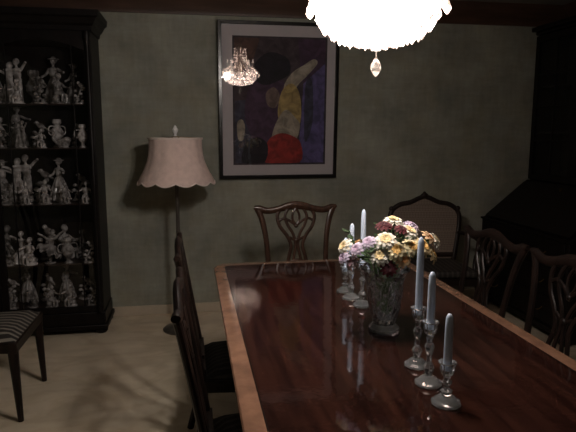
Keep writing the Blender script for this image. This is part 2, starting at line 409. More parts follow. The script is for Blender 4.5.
# ------------------------------------------------------------------ cane armchair
ca = thing('armchair', 'carved wooden armchair with woven cane back by the wall', 'chair', (1.85, 4.0, 0), -.12)
bp = lambda x, z, o=0: Vector((x, .215 + (z - .44) * .17 + o, z))
ol = [(-.235, .47), (-.26, .60), (-.285, .76), (-.275, .85), (-.21, .905), (-.12, .925), (-.05, .955), (0, .97), (.05, .955), (.12, .925), (.21, .905), (.275, .85), (.285, .76), (.26, .60), (.235, .47)]
g = G(); g.tube(sm([bp(*p) for p in ol]), .020, .016, n=10); g.tube([bp(-.235, .50), bp(.235, .50)], .02, .014)
for s in (-1, 1):
    g.tube([bp(s * .235, .49), bp(s * .225, .40)], .02, .016)
    g.ell(bp(s * .045, .964, -.006), (.022, .014, .014)); g.ell(bp(s * .085, .948, -.006), (.017, .012, .011)); g.ell(bp(s * .275, .875, -.006), (.022, .014, .022)); g.ell(bp(s * .12, .934, -.006), (.013, .011, .009))
g.ell(bp(0, .98, -.006), (.032, .016, .024)); g.ell(bp(0, 1.0, -.004), (.014, .012, .014))
bk = g.obj('backrest', CHAIRC, ca)
ins = [(p.x, p.z) for p in sm([(x * .97, 0, .47 + (z - .47) * .975 + .004) for x, z in ol])]
g = G(); g.prism(ins, lambda p: bp(p[0], p[1], -.003), lambda p: bp(p[0], p[1], .003)); g.obj('cane_panel', CANE, bk, smooth=False, label='woven cane back panel')
tr = [(-.29, -.25), (.29, -.25), (.24, .235), (-.24, .235)]
g = G(); g.prism(tr, lambda p: (*p, .36), lambda p: (*p, .42)); g.obj('seat_rail', CHAIRW, ca, bevel=.01)
g = G(); g.prism([(x * .95, y * .95 - .004) for x, y in tr], lambda p: (*p, .42), lambda p: (*p, .475)); g.obj('seat', SEATD, ca, bevel=.02, seg=3)
for s in (-1, 1):
    G().tube(sm([bp(s * .275, .68), (s * .31, .10, .69), (s * .325, -.08, .67), (s * .33, -.16, .64)]), [.015, .016, .018, .022], n=8).obj('armrest', CHAIRW, ca)
    G().tube(sm([(s * .325, -.14, .65), (s * .30, -.08, .55), (s * .285, -.10, .42)]), [.015, .014, .018], n=8).obj('armrest_support', CHAIRW, ca)
    G().tube(sm([(s * .26, -.22, .38), (s * .275, -.24, .30), (s * .255, -.225, .10), (s * .265, -.24, 0)]), [.03, .028, .014, .022], n=10).obj('leg', CHAIRW, ca)
    G().tube([(s * .22, .22, .42), (s * .225, .27, 0)], [.02, .015], n=8).obj('leg', CHAIRW, ca)

# ------------------------------------------------------------------ display cabinet
CX0, CX1, CYF, CYB = -2.06, -.66, 4.21, 4.58
cab = thing('display_cabinet', 'tall dark carved display cabinet full of porcelain figurines', 'cabinet')
g = G()
g.box(CX0, CX0 + .03, CYF, CYB, .10, 2.20); g.box(CX1 - .03, CX1, CYF, CYB, .10, 2.20)
g.box(CX0 + .031, CX1 - .031, CYB - .02, CYB, .10, 2.20); g.box(CX0 + .031, CX1 - .031, CYF, CYB - .021, 2.12, 2.20)
g.obj('body', BLACKW, cab, bevel=.003)
g = G(); g.box(CX0 - .01, CX1 + .01, CYF - .015, CYB, .05, .17); g.box(CX0 - .025, CX1 + .025, CYF - .03, CYB, .04, .075)
for x in (CX0 + .03, CX1 - .03):
    g.lathe([(0, 0), (.035, 0), (.05, .02), (.045, .04), (0, .045)], 16, (x, CYF + .03, 0)); g.lathe([(0, 0), (.035, 0), (.05, .02), (.045, .04), (0, .045)], 16, (x, CYB - .06, 0))
g.obj('base', BLACKW, cab, bevel=.006)
cp = [(0, 2.19), (.01, 2.19), (.015, 2.22), (.03, 2.235), (.05, 2.27), (.065, 2.28), (.07, 2.32), (.0, 2.32)]
g = G()
vs = []; fs = []
for o, z in cp[:-1]:
    vs += [(CX0 - o * .5, CYF - o, z), (CX1 + o, CYF - o, z), (CX1 + o, CYB, z), (CX0 - o * .5, CYB, z)]
for k in range(len(cp) - 2):
    for i in range(4): fs.append((k * 4 + i, k * 4 + (i + 1) % 4, k * 4 + 4 + (i + 1) % 4, k * 4 + 4 + i))
fs.append((3, 2, 1, 0)); fs.append(tuple(range(len(vs) - 4, len(vs)))); g.add(vs, fs); g.obj('cornice', BLACKW, cab, smooth=False)
SHZ = [.20, .53, .975, 1.38, 1.69]
for z in SHZ: G().box(CX0 + .032, CX1 - .032, CYF + .03, CYB - .022, z - .006, z).obj('shelf', DARKW, cab, smooth=False)
mid = (CX0 + CX1) / 2
for x0, x1, kx in ((CX0 + .003, mid - .002, 1), (mid + .002, CX1 - .003, -1)):
    g = G(); w = .045; y0, y1 = CYF - .018, CYF - .001; z0, z1 = .175, 2.185
    g.box(x0, x0 + w, y0, y1, z0, z1); g.box(x1 - w, x1, y0, y1, z0, z1)
    g.box(x0 + w, x1 - w, y0, y1, z0, z0 + w)
    xa, xb = x0 + w, x1 - w; arch = [(xa, z1), (xa, z1 - .13)] + [(xa + (xb - xa) * t, z1 - .13 + .07 * math.sin(pi * t)) for t in [i / 12 for i in range(1, 12)]] + [(xb, z1 - .13), (xb, z1)]
    g.prism(arch, lambda p: (p[0], y0, p[1]), lambda p: (p[0], y1, p[1]))
    for t in (.14, .86):
        xm = xa + (xb - xa) * t; g.box(xm - .004, xm + .004, y0 + .004, y1 - .002, z0 + w, z1 - .10)
    d = g.obj('door', BLACKW, cab, bevel=.002)
    G().add([(xa - .005, y0 + .012, z0 + .03), (xb + .005, y0 + .012, z0 + .03), (xb + .005, y0 + .012, z1 - .05), (xa - .005, y0 + .012, z1 - .05)], [(0, 1, 2, 3)]).obj('glass_pane', GLASS, d, smooth=False, label='clear glass pane')
    kxp = x1 - .025 if kx == 1 else x0 + .025
    G().lathe([(0, 0), (.006, 0), (.006, .012), (.012, .018), (.010, .026), (0, .028)], 14, (kxp, y0, 1.15), M=Matrix.Rotation(pi / 2, 4, 'X')).obj('knob', BRASS, d, label='small brass knob')
g = G()
for x in (CX1 - .02,):
    g.lathe([(0, .18), (.02, .18), (.022, .22), (.014, .25), (.017, .6), (.014, 1.1), (.02, 1.15), (.014, 1.2), (.017, 1.7), (.013, 2.1), (.022, 2.14), (.02, 2.18), (0, 2.18)], 14, (x, CYF - .035, 0))
g.obj('corner_column', BLACKW, cab)

# figurines
def remeshed(g, name, vox=.0036):
    o = g.obj(name, PORC)
    m = o.modifiers.new('r', 'REMESH'); m.mode = 'VOXEL'; m.voxel_size = vox; m.use_smooth_shade = True
    s = o.modifiers.new('s', 'SMOOTH'); s.factor = .5; s.iterations = 2
    bpy.context.view_layer.update()
    dg = bpy.context.evaluated_depsgraph_get()
    me = bpy.data.meshes.new_from_object(o.evaluated_get(dg))
    if not me.materials: me.materials.append(PORC)
    bpy.data.objects.remove(o); me.name = name; return me
def torso(g, x, y, z, lean=0, arms=((.05, -.02, -.03), (-.05, -.02, -.03)), hat=False):
    g.ell((x, y, z + .03), (.024, .018, .034)); g.ell((x + lean * .3, y, z + .055), (.028, .018, .016))
    g.cap((x + lean * .4, y, z + .06), (x + lean * .6, y - .002, z + .085), .008, .007)
    g.ell((x + lean, y - .004, z + .102), (.0165, .018, .021))
    g.ell((x + lean * 1.1, y + .005, z + .108), (.020, .019, .020))
    if hat: g.lathe([(0, 0), (.034, 0), (.034, .005), (.015, .008), (.013, .018), (0, .02)], 14, (x + lean * 1.2, y, z + .112))
    for a in arms:
        sx = 1 if a[0] > 0 else -1
        sh = Vector((x + sx * .026 + lean * .3, y, z + .057)); e = sh + Vector((a[0] * .6, -.008, a[2] * .7)); h = sh + Vector(a)
        g.cap(sh, e, .010, .0085); g.cap(e, h, .0085, .007); g.ell(h, .009)
def fig(kind):
    g = G()
    base = lambda r, h=.012: g.lathe([(0, 0), (r, 0), (r * 1.02, h * .6), (r * .9, h), (0, h)], 20)
    if kind == 0:
        base(.055); g.lathe([(0, .008), (.060, .008), (.058, .03), (.045, .09), (.027, .14), (.020, .155), (0, .16)], 40, fn=lambda r, z, a, k: (r * (1 + .12 * math.sin(8 * a)), z)); torso(g, 0, 0, .15, .004, ((.05, -.03, -.02), (-.03, -.03, -.045)), True)
    elif kind == 1:
        base(.065)
        g.lathe([(0, .008), (.048, .008), (.042, .06), (.026, .12), (.018, .14), (0, .145)], 40, (-.025, 0, 0), fn=lambda r, z, a, k: (r * (1 + .12 * math.sin(7 * a)), z)); torso(g, -.025, 0, .13, .005, ((.05, -.01, .01), (-.045, -.02, .02)))
        g.cap((.02, .005, .01), (.026, .005, .15), .014, .018); g.cap((.045, .0, .01), (.036, .0, .15), .014, .018); torso(g, .03, 0, .15, -.006, ((.045, -.02, .04), (-.04, -.02, 0)))
    elif kind == 2:
        base(.04); Mt = Matrix.Rotation(.5, 4, 'Y')
        g.cap((0, 0, .01), (.008, 0, .10), .008, .014); g.cap((.015, 0, .10), (.07, .01, .05), .013, .007)
        g.lathe([(0, .03), (.02, .025), (.05, .005), (.094, -.020), (.096, -.010), (.05, .020), (.02, .04), (0, .045)], 40, (.004, 0, .10), M=Mt, fn=lambda r, z, a, k: (r, z + .016 * math.sin(9 * a) * r / .09)); torso(g, .012, 0, .125, .012, ((.055, -.01, .05), (-.06, -.01, .045)))
    elif kind == 3:
        g.ell((0, 0, .045), (.065, .036, .040)); g.ell((.02, .022, .065), (.055, .014, .035), M=Matrix.Rotation(-.4, 4, 'Y')); g.ell((.02, -.022, .065), (.055, .014, .035), M=Matrix.Rotation(-.4, 4, 'Y'))
        g.tube(sm([(-.05, 0, .05), (-.085, 0, .09), (-.065, 0, .135), (-.075, 0, .165), (-.095, 0, .16)]), [.02, .013, .011, .012, .013]); g.cap((-.095, 0, .16), (-.122, 0, .15), .012, .005); base(.05, .01)
    elif kind == 4:
        base(.055); g.ell((0, .01, .03), (.045, .035, .035)); g.ell((0, -.005, .07), (.035, .032, .022)); g.cap((-.012, -.02, .07), (-.016, -.05, .06), .014, .011); g.cap((.014, -.02, .07), (.018, -.05, .055), .014, .011)
        g.cap((-.016, -.05, .06), (-.02, -.052, .015), .010, .008); g.cap((.018, -.05, .055), (.016, -.052, .012), .010, .008); torso(g, 0, 0, .08, .006, ((.03, -.04, -.03), (-.035, -.035, -.02))); g.ell((.035, -.04, .05), (.018, .018, .014))
    elif kind == 5:
        base(.05); g.tube(sm([(-.03, 0, .01), (-.01, .005, .06), (.01, 0, .10), (.03, 0, .14)]), [.012, .009, .007, .005])
        for k in range(9): a = k * 2.4; g.ell((.035 * math.cos(a), .025 * math.sin(a), .025 + .012 * k), (.017, .016, .013))
        g.ell((.025, 0, .155), (.030, .018, .020), M=Matrix.Rotation(.5, 4, 'Y')); g.ell((0, 0, .178), .014); g.cap((0, 0, .178), (-.02, 0, .176), .006, .003); g.ell((.06, 0, .135), (.03, .01, .008), M=Matrix.Rotation(.6, 4, 'Y'))
    elif kind == 7:
        base(.07, .008); g.lathe([(0, .006), (.100, .006), (.104, .014), (.085, .04), (.050, .08), (.024, .11), (.018, .12), (0, .125)], 48, fn=lambda r, z, a, k: (r * (1 + .07 * math.sin(11 * a)), z + (.006 * math.sin(11 * a) if k == 2 else 0))); torso(g, 0, 0, .112, -.006, ((.06, -.02, -.015), (-.05, -.02, .03)))
    else:
        g.lathe([(0, 0), (.032, 0), (.032, .01), (.012, .025), (.016, .04), (.042, .08), (.046, .11), (.025, .145), (.022, .16), (.034, .175), (.030, .178), (0, .175)], 24)
        for s in (-1, 1): g.tube(sm([(s * .04, 0, .085), (s * .07, 0, .10), (s * .065, 0, .145), (s * .025, 0, .15)]), .005)
        for k in range(6): a = k * 1.05; g.ell((.018 * math.cos(a), .018 * math.sin(a), .187), .015)
    return remeshed(g, 'figurine')
FM = [fig(k) for k in range(8)]
FN = ['porcelain lady in a long skirt and hat', 'porcelain dancing couple', 'porcelain ballerina with flared skirt', 'white porcelain swan', 'seated porcelain child with basket', 'porcelain bird on flowering branch', 'porcelain urn with handles', 'porcelain lady in a wide swirling skirt']
FNM = ['lady_figurine', 'couple_figurine', 'ballerina_figurine', 'swan_figurine', 'child_figurine', 'bird_figurine', 'porcelain_urn', 'dancer_figurine']
rows = [
    (0, 1.08, [5, 4, 0, 3, 5, 4, 0, 4, 5, 5]),
    (1, 1.36, [4, 5, 7, 4, 5, 2, 4, 6, 4, 5]),
    (2, 1.20, [0, 5, 1, 4, 5, 4, 0, 4, 5, 4]),
    (3, 1.05, [6, 5, 0, 1, 5, 4, 6, 3, 5, 6]),
    (4, 1.32, [0, 5, 1, 4, 6, 5, 0, 4, 0, 5])]
SHN = ['bottom', 'second', 'middle', 'fourth', 'top']
for si, scl, ks in rows:
    for q, k in enumerate(ks):
        x = -1.385 + q * .069 + R.uniform(-.008, .008); y = 4.285 if q % 2 else 4.47
        if k in (2, 3, 1): y = 4.30 if q % 2 else 4.46
        if k == 7: y = 4.36
        o = bpy.data.objects.new(FNM[k], FM[k]); COL.objects.link(o)
        s = scl * (R.uniform(.64, .84) if q % 2 else R.uniform(.88, 1.08))
        if k == 7: s = 1.0
        if q == 9: s = min(s, .85)
        if q == 8: s = min(s, 1.1)
        o.location = (x, y, SHZ[si] + .001); o.scale = (s, s, s); o.rotation_euler = (0, 0, R.uniform(-1.0, 1.0) if k != 2 else R.uniform(-.3, .3))
        tag(o, FN[k] + ' on %s shelf' % SHN[si], 'figurine', 'porcelain figurines in the display cabinet')

# ------------------------------------------------------------------ secretary
sec = thing('secretary_desk', 'tall dark slant-front writing cabinet with glazed upper doors', 'cabinet')
SX, SXB, SY0, SY1 = 2.52, 3.235, 3.34, 4.50
g = G()
pf = [(SX, .10), (SX, .75), (2.90, 1.06), (2.92, 1.08), (SXB, 1.08), (SXB, .10)]
g.prism(pf, lambda p: (p[0], SY0, p[1]), lambda p: (p[0], SY1, p[1])); g.box(SX - .015, SXB, SY0 - .015, SY1 + .015, .07, .11)
for y in (SY0 + .05, SY1 - .05):
    for x in (SX + .05, SXB - .06): g.lathe([(0, 0), (.03, 0), (.045, .03), (.04, .07), (0, .075)], 14, (x, y, 0))
g.box(SX - .012, SX + .02, SY0 - .012, SY1 + .012, .742, .762)
g.obj('body', BLACKW, sec, bevel=.004)
Vd = Vector((.38, 0, .31)).normalized(); Nn = Vector((-Vd.z, 0, Vd.x))
P0 = Vector((SX + .02, 0, .768)); L = .455
def lidp(y, t, o): v = P0 + Vd * t + Nn * o; return (v.x, y, v.z)
lid = [(SY0 + .03, 0.0), (SY1 - .03, 0.0), (SY1 - .03, L), (SY0 + .03, L)]
ld = G().prism(lid, lambda p: lidp(p[0], p[1], .002), lambda p: lidp(p[0], p[1], .018)).obj('slant_lid', BLACKW, sec, bevel=.004)
G().lathe([(0, 0), (.008, 0), (.008, .01), (.014, .02), (0, .024)], 12, lidp((SY0 + SY1) / 2, L - .05, .018)).obj('knob', BRASS, ld)
for z0, z1 in ((.13, .32), (.335, .525), (.54, .735)):
    d = G().box(SX - .012, SX - .001, SY0 + .03, SY1 - .03, z0, z1).obj('drawer', BLACKW, sec, bevel=.004)
    for y in (SY0 + .28, SY1 - .28):
        G().tube(sm([(SX - .012, y - .05, (z0 + z1) / 2 + .01), (SX - .03, y - .04, (z0 + z1) / 2 - .01), (SX - .032, y, (z0 + z1) / 2 - .02), (SX - .03, y + .04, (z0 + z1) / 2 - .01), (SX - .012, y + .05, (z0 + z1) / 2 + .01)]), .004, n=8).obj('handle', BRASS, d, label='brass bail handle')
UX = 2.94
g = G(); g.box(UX, SXB, SY0 + .02, SY0 + .045, 1.081, 2.30); g.box(UX, SXB, SY1 - .045, SY1 - .02, 1.081, 2.30); g.box(SXB - .02, SXB, SY0 + .046, SY1 - .046, 1.081, 2.30)
g.box(UX, SXB - .021, SY0 + .046, SY1 - .046, 1.081, 1.11); g.box(UX, SXB - .021, SY0 + .046, SY1 - .046, 2.27, 2.30)
for z in (1.48, 1.86): g.box(UX + .03, SXB - .021, SY0 + .046, SY1 - .046, z, z + .015)
up = g.obj('upper_case', BLACKW, sec, bevel=.003)
g = G(); g.box(UX - .02, SXB, SY0, SY1, 2.301, 2.33); g.box(UX - .045, SXB, SY0 - .025, SY1 + .025, 2.331, 2.37); g.obj('cornice', BLACKW, sec, bevel=.01)
ym = (SY0 + SY1) / 2
for y0, y1 in ((SY0 + .022, ym - .002), (ym + .002, SY1 - .022)):
    x0, x1 = UX - .02, UX - .001; w = .045; g = G()
    g.box(x0, x1, y0, y0 + w, 1.09, 2.29); g.box(x0, x1, y1 - w, y1, 1.09, 2.29); g.box(x0, x1, y0 + w, y1 - w, 1.09, 1.14); g.box(x0, x1, y0 + w, y1 - w, 2.24, 2.29)
    yc = (y0 + y1) / 2
    for z in (1.42, 1.70, 1.97): g.box(x0 + .004, x1 - .004, y0 + w, y1 - w, z - .006, z + .006)
    g.box(x0 + .004, x1 - .004, yc - .006, yc + .006, 1.14, 2.24)
    d = g.obj('door', BLACKW, sec, bevel=.002)
    G().add([(x1 - .006, y0 + .04, 1.13), (x1 - .006, y1 - .04, 1.13), (x1 - .006, y1 - .04, 2.25), (x1 - .006, y0 + .04, 2.25)], [(0, 1, 2, 3)]).obj('glass_pane', GLASS, d, smooth=False)

# ------------------------------------------------------------------ floor lamp
lamp = thing('floor_lamp', 'floor lamp with scalloped pinkish fabric bell shade', 'lamp', (-.100, 4.19, 0))
G().lathe([(0, 0), (.13, 0), (.135, .012), (.12, .025), (.07, .035), (.03, .06), (.018, .09), (0, .09)], 32).obj('lamp_base', POLEM, lamp)
G().lathe([(0, .085), (.018, .085), (.016, .15), (.024, .18), (.015, .22), (.014, .60), (.023, .63), (.014, .66), (.014, 1.10), (.022, 1.13), (.02, 1.20), (0, 1.21)], 16).obj('pole', POLEM, lamp)
G().tube(sm([(.015, 0, 1.19), (.06, 0, 1.28), (.05, 0, 1.41), (0, 0, 1.468), (-.05, 0, 1.41), (-.06, 0, 1.28), (-.015, 0, 1.19)]), .003).obj('harp', BRASS, lamp)
G().lathe([(0, 1.465), (.014, 1.465), (.008, 1.478), (.020, 1.50), (.023, 1.512), (.012, 1.528), (.008, 1.538), (0, 1.545)], 10).obj('finial', FINM, lamp, label='pale finial', ang=20)
NS = 12
def sf(r, z, a, k):
    e = max(0, (1.24 - z) / .12); sc_ = abs(math.sin(NS * a / 2))
    return r * (1 - .022 * (1 - sc_)), z - .026 * sc_ * min(e, 1)
pr = [(.188, 1.452), (.194, 1.447), (.192, 1.42), (.194, 1.38), (.200, 1.33), (.209, 1.29), (.224, 1.25), (.244, 1.21), (.263, 1.18), (.275, 1.155), (.280, 1.14)]
sh = G().lathe(pr + [(r - .004, z) for r, z in pr[::-1]] + [pr[0]], 144, fn=sf).obj('lamp_shade', SHADE, lamp, ang=60)
g = G(); g.lathe([(.190, 1.455), (.198, 1.455), (.199, 1.442), (.191, 1.44), (.190, 1.455)], 60); g.obj('top_trim', SHADET, sh)
g = G(); pts = []
for i in range(145):
    a = 2 * pi * i / 144; r, z = sf(.282, 1.14, a, 0); pts.append((r * math.cos(a), r * math.sin(a), z))
g.tube(pts, .005, hint=(0, 0, 1), n=6, cap=False); g.obj('bottom_trim', SHADET, sh)
g = G()
for k in range(3):
    a = k * 2 * pi / 3; g.tube([(0, 0, 1.462), (.19 * math.cos(a), .19 * math.sin(a), 1.449)], .002, n=6)
g.obj('shade_spider', BRASS, sh)

# ------------------------------------------------------------------ picture (plain abstract stand-in)
PX0, PX1, PZ0, PH = .235, 1.205, 1.118, 1.232
PW = PX1 - PX0
pic = thing('framed_picture', 'large black framed colourful print with wide pale mat', 'picture', ((PX0 + PX1) / 2, YB - .028, PZ0))
pic.rotation_euler = (math.radians(3.0), 0, 0)
hw = PW / 2; fw = .028
g = G()
g.box(-hw, -hw + fw, -.018, .012, 0, PH); g.box(hw - fw, hw, -.018, .012, 0, PH); g.box(-hw + fw, hw - fw, -.018, .012, 0, fw); g.box(-hw + fw, hw - fw, -.018, .012, PH - fw, PH)
g.box(-hw + fw, hw - fw, .004, .010, fw, PH - fw)
g.obj('picture_frame', FRAMEM, pic, bevel=.003)
G().box(-hw + fw, hw - fw, -.002, .003, fw, PH - fw).obj('mat_board', MATM, pic, smooth=False, label='pale grey mat')
def fm(n, c, c2=None): return pm('art_' + n, c, c2 or tuple(x * .45 for x in c), scale=14, rough=.8, detail=8, dist=1.0)
AM = [fm('umber', (.065, .045, .055)), fm('plum', (.07, .035, .075)), fm('violet', (.12, .10, .25)), fm('cream', (.40, .35, .28)), fm('ochre', (.46, .33, .13)), fm('crimson', (.34, .03, .025)), fm('ink', (.012, .010, .018)), fm('tan', (.20, .14, .12)), fm('slate', (.05, .05, .085)), fm('rust', (.10, .05, .04)), fm('thin_line', (.05, .04, .05))]
def ap(u, v): return ((u - 277.5) / 121 * PW, (178 - v) / 155 * PH)
shapes = [
    (10, [(231, 37), (326, 37), (326, 164), (231, 164)]),
    (0, [(232.5, 38.5), (324.5, 38.5), (324.5, 162.5), (232.5, 162.5)]),
    (8, [(233, 100), (262, 96), (262, 162), (233, 162)]),
    (1, [(296, 39), (324, 39), (324, 90), (300, 80)]),
    (2, [(302, 82), (324, 62), (324, 162), (296, 162), (300, 120)]),
    (9, [(233, 39), (258, 39), (252, 58), (240, 72), (233, 75)]),
    (1, [(246, 90), (258, 76), (280, 78), (288, 100), (284, 128), (270, 142), (252, 138), (243, 116)]),
    (6, [(254, 62), (268, 52), (286, 58), (288, 72), (276, 80), (262, 84), (252, 76)]),
    (3, [(282, 86), (290, 72), (302, 64), (312, 58), (316, 62), (306, 74), (296, 84), (290, 96)]),
    (4, [(280, 90), (290, 82), (298, 92), (300, 116), (294, 132), (282, 128), (276, 112)]),
    (3, [(274, 122), (284, 108), (294, 116), (299, 124), (294, 140), (282, 134), (270, 140)]),
    (5, [(266, 140), (278, 132), (290, 134), (300, 142), (299, 162), (264, 162)]),
    (6, [(244, 142), (256, 136), (266, 144), (262, 162), (240, 162)]),
    (7, [(264, 92), (272, 86), (278, 94), (274, 106), (266, 104)]),
    (3, [(235, 122), (240, 118), (243, 126), (241, 138), (236, 138)]),
    (8, [(304, 84), (311, 80), (312, 120), (304, 140)])]
def soft(poly):
    P = [Vector((*p, 0)) for p in poly]; n = len(P); out = []
    for i in range(n):
        p0, p1, p2, p3 = P[i - 1], P[i], P[(i + 1) % n], P[(i + 2) % n]
        for j in range(4):
            t = j / 4
            q = 0.5 * ((2 * p1) + (p2 - p0) * t + (2 * p0 - 5 * p1 + 4 * p2 - p3) * t * t + (3 * p1 - p0 - 3 * p2 + p3) * t ** 3)
            out.append((min(max(q.x, 232.6), 324.4), min(max(q.y, 38.6), 162.4)))
    return out
g = G()
for i, (mi, poly) in enumerate(shapes):
    pl = soft(poly) if i > 5 else poly
    y = -.0025 - .0002 * i; P = [ap(*p) for p in pl]
    g.add([(a, y, b) for a, b in P], [tuple(range(len(P)))], mi)
me = g.obj('artwork', AM, pic, smooth=False, label='abstract print in plum, violet, cream and crimson')
G().add([(-hw + fw - .002, -.010, fw - .002), (hw - fw + .002, -.010, fw - .002), (hw - fw + .002, -.010, PH - fw + .002), (-hw + fw - .002, -.010, PH - fw + .002)], [(0, 1, 2, 3)]).obj('glass_pane', GLASSF, pic, smooth=False, label='reflective glass')

# ------------------------------------------------------------------ vase & flowers
VX, VY = .712, 1.955
vase = G()
out = [(0, TZ + .001), (.054, TZ + .001), (.059, TZ + .006), (.058, TZ + .014), (.043, TZ + .03), (.047, TZ + .05), (.060, TZ + .09), (.066, TZ + .13), (.070, TZ + .17), (.073, TZ + .205), (.080, TZ + .228), (.092, TZ + .243)]
inn = [(.089, TZ + .244), (.075, TZ + .226), (.065, TZ + .205), (.062, TZ + .17), (.058, TZ + .13), (.051, TZ + .09), (.038, TZ + .055), (.0, TZ + .05)]
prof2 = []
for i in range(len(out) - 1):
    for j in range(4):
        t = j / 4; prof2.append((out[i][0] * (1 - t) + out[i + 1][0] * t, out[i][1] * (1 - t) + out[i + 1][1] * t))
prof2.append(out[-1])
def vf(r, z, a, k):
    h = z - TZ
    if k < len(prof2) and .03 < h < .225:
        w = .5 + .5 * math.cos(9 * a + h * 100); w2 = .5 + .5 * math.cos(9 * a - h * 100)
        return r * (1 - .085 * (1 - max(w, w2)) ** .7), z
    if h > .24: return r, z + .006 * math.sin(12 * a)
    return r, z
vo = vase.lathe(prof2 + inn, 108, fn=vf).obj('vase', CRYST, ang=14)
vo.location = (VX, VY, 0); tag(vo, 'cut crystal vase holding a mixed bouquet on the table', 'vase')

def blossom(rad, rings, cup, seed, wide=.5):
    r_ = random.Random(seed); g = G()
    for ri in range(rings):
        t = ri / max(1, rings - 1); L = rad * (1 - .62 * t); nP = int(11 - 4 * t); el = cup + (1.25 - cup) * t
        for k in range(nP):
            a = 2 * pi * (k + .5 * (ri % 2)) / nP + r_.uniform(-.1, .1); w = L * wide * 2 * pi / nP * .75
            d = Vector((math.cos(a), math.sin(a), 0)); s = Vector((-d.y, d.x, 0)); vs = []; fs = []
            for j in range(5):
                u = j / 4; ang = el + .25 * math.sin(u * 3) - .35 * u; ww = w * (math.sin(pi * (.12 + .80 * u)) ** .7) * (1.15 if u > .3 else .8)
                p = d * (L * u * math.cos(ang)) + Vector((0, 0, L * u * math.sin(ang) + .002 * ri + r_.uniform(-.001, .001)))
                for q in (-1, 0, 1): vs.append(p + s * ww * q + Vector((0, 0, .12 * ww * abs(q) * (1 + cup))))
            for j in range(4):
                for q in range(2): b = j * 3 + q; fs.append((b, b + 1, b + 4, b + 3))
            g.add(vs, fs, 0 if ri < rings - 2 else 1)
    g.ell((0, 0, .004 + rad * .12), (rad * .2, rad * .2, rad * .15), 10, mi=1)
    g.lathe([(0, -.012), (.005, -.012), (.008, -.004), (.011, .002), (0, .003)], 10, mi=2)
    return g
def fl(n, c, cc): return [pm('petal_' + n, c, tuple(x * .8 for x in c), scale=60, rough=.75), pm('petal_heart_' + n, cc, rough=.75), STEMM]
KINDS = {'yellow_flower': (fl('yellow', (.92, .80, .50), (.86, .54, .18)), .040, 4, .22, 'pale yellow'),
         'cream_flower': (fl('cream', (.92, .88, .76), (.88, .70, .38)), .040, 4, .2, 'cream white'),
         'lilac_flower': (fl('lilac', (.70, .60, .76), (.56, .42, .58)), .032, 4, .35, 'dusty lilac'),
         'burgundy_flower': (fl('burgundy', (.11, .012, .020), (.05, .005, .010)), .030, 5, .5, 'deep burgundy'),
         'peach_flower': (fl('peach', (.90, .64, .38), (.80, .38, .14)), .036, 4, .3, 'peach'),
         'pink_flower': (fl('pink', (.76, .62, .66), (.62, .40, .44)), .031, 4, .45, 'pale pink')}
MB = {k: blossom(v[1], v[2], v[3], i).mesh('blossom', v[0]) for i, (k, v) in enumerate(KINDS.items())}
FL = [('cream_flower', -.045, -.12, 1.125), ('yellow_flower', .040, -.14, 1.10), ('peach_flower', .012, -.14, 1.055), ('yellow_flower', .092, -.11, 1.095), ('yellow_flower', -.015, -.14, 1.09),
      ('burgundy_flower', .02, -.09, 1.155), ('lilac_flower', -.135, -.08, 1.085), ('cream_flower', -.168, -.04, 1.09), ('pink_flower', -.145, -.06, 1.03), ('burgundy_flower', -.035, -.07, 1.165),
      ('cream_flower', .010, -.04, 1.180), ('lilac_flower', .080, -.04, 1.160), ('cream_flower', -.068, -.13, 1.07), ('cream_flower', .175, -.03, 1.10), ('lilac_flower', -.100, -.10, 1.115), ('peach_flower', .136, -.06, 1.115),
      ('pink_flower', .05, .06, 1.16), ('cream_flower', .10, .08, 1.11), ('burgundy_flower', .165, .04, 1.05),
      ('lilac_flower', -.175, -.06, 1.050), ('peach_flower', -.08, .09, 1.06), ('yellow_flower', .03, .13, 1.07), ('burgundy_flower', -.04, -.14, 1.025), ('yellow_flower', .145, -.07, 1.055), ('cream_flower', .055, -.08, 1.145)]
for i, (k, x, y, z) in enumerate(FL):
    z = 1.09 + (z - 1.09) * .94 - .002
    e = thing(k, KINDS[k][4] + ' artificial flower in the crystal vase', 'flower', (VX, VY, 0), 0, 'bouquet flowers')
    p = Vector((x, y, z)); d = (p - Vector((0, 0, .98))).normalized()
    b = bpy.data.objects.new('blossom', MB[k]); COL.objects.link(b); b.parent = e; b.location = p
    b.rotation_euler = d.to_track_quat('Z', 'Y').to_euler(); s = R.uniform(.88, 1.08); b.scale = (s, s, s)
    a = i * 2.4; rr = .026 + .014 * (i % 2)
    G().tube(sm([p - d * .012, Vector((x * .55, y * .55, z * .5 + .52)), (rr * math.cos(a) + x * .06, rr * math.sin(a) + y * .06, .985), (-.02 * math.cos(a), -.02 * math.sin(a), .825)], 5), .0018, n=6).obj('stem', STEMM, e)
for i in range(11):
    a = i * 2 * pi / 11 + .2; e = thing('leafy_sprig', 'dark green leafy sprig tucked in the bouquet', 'foliage', (VX, VY, 0), 0, 'bouquet foliage')
    st = sm([(.03 * math.cos(a), .03 * math.sin(a), .84), (.055 * math.cos(a), .055 * math.sin(a), 1.0), (.10 * math.cos(a), .10 * math.sin(a), 1.045), (.140 * math.cos(a), .140 * math.sin(a), 1.05 + .045 * (i % 3))], 5)
    G().tube(st, .0015, n=6).obj('stem', STEMM, e)
    g = G()
    for j in range(6, len(st), 2):
        for s in (-1, 1):
            b0 = st[j]; dd = (Vector((math.cos(a + s * .9), math.sin(a + s * .9), .35))).normalized(); sd = dd.cross(Vector((0, 0, 1))).normalized(); L = .045
            vs = [b0]
            for u, w in ((.3, .010), (.6, .012), (.85, .007)): vs += [b0 + dd * L * u + sd * w, b0 + dd * L * u - sd * w]
            vs.append(b0 + dd * L); g.add(vs, [(0, 1, 2), (1, 3, 4, 2), (3, 5, 6, 4), (5, 7, 6)])
    g.obj('leaves', LEAFM, e)

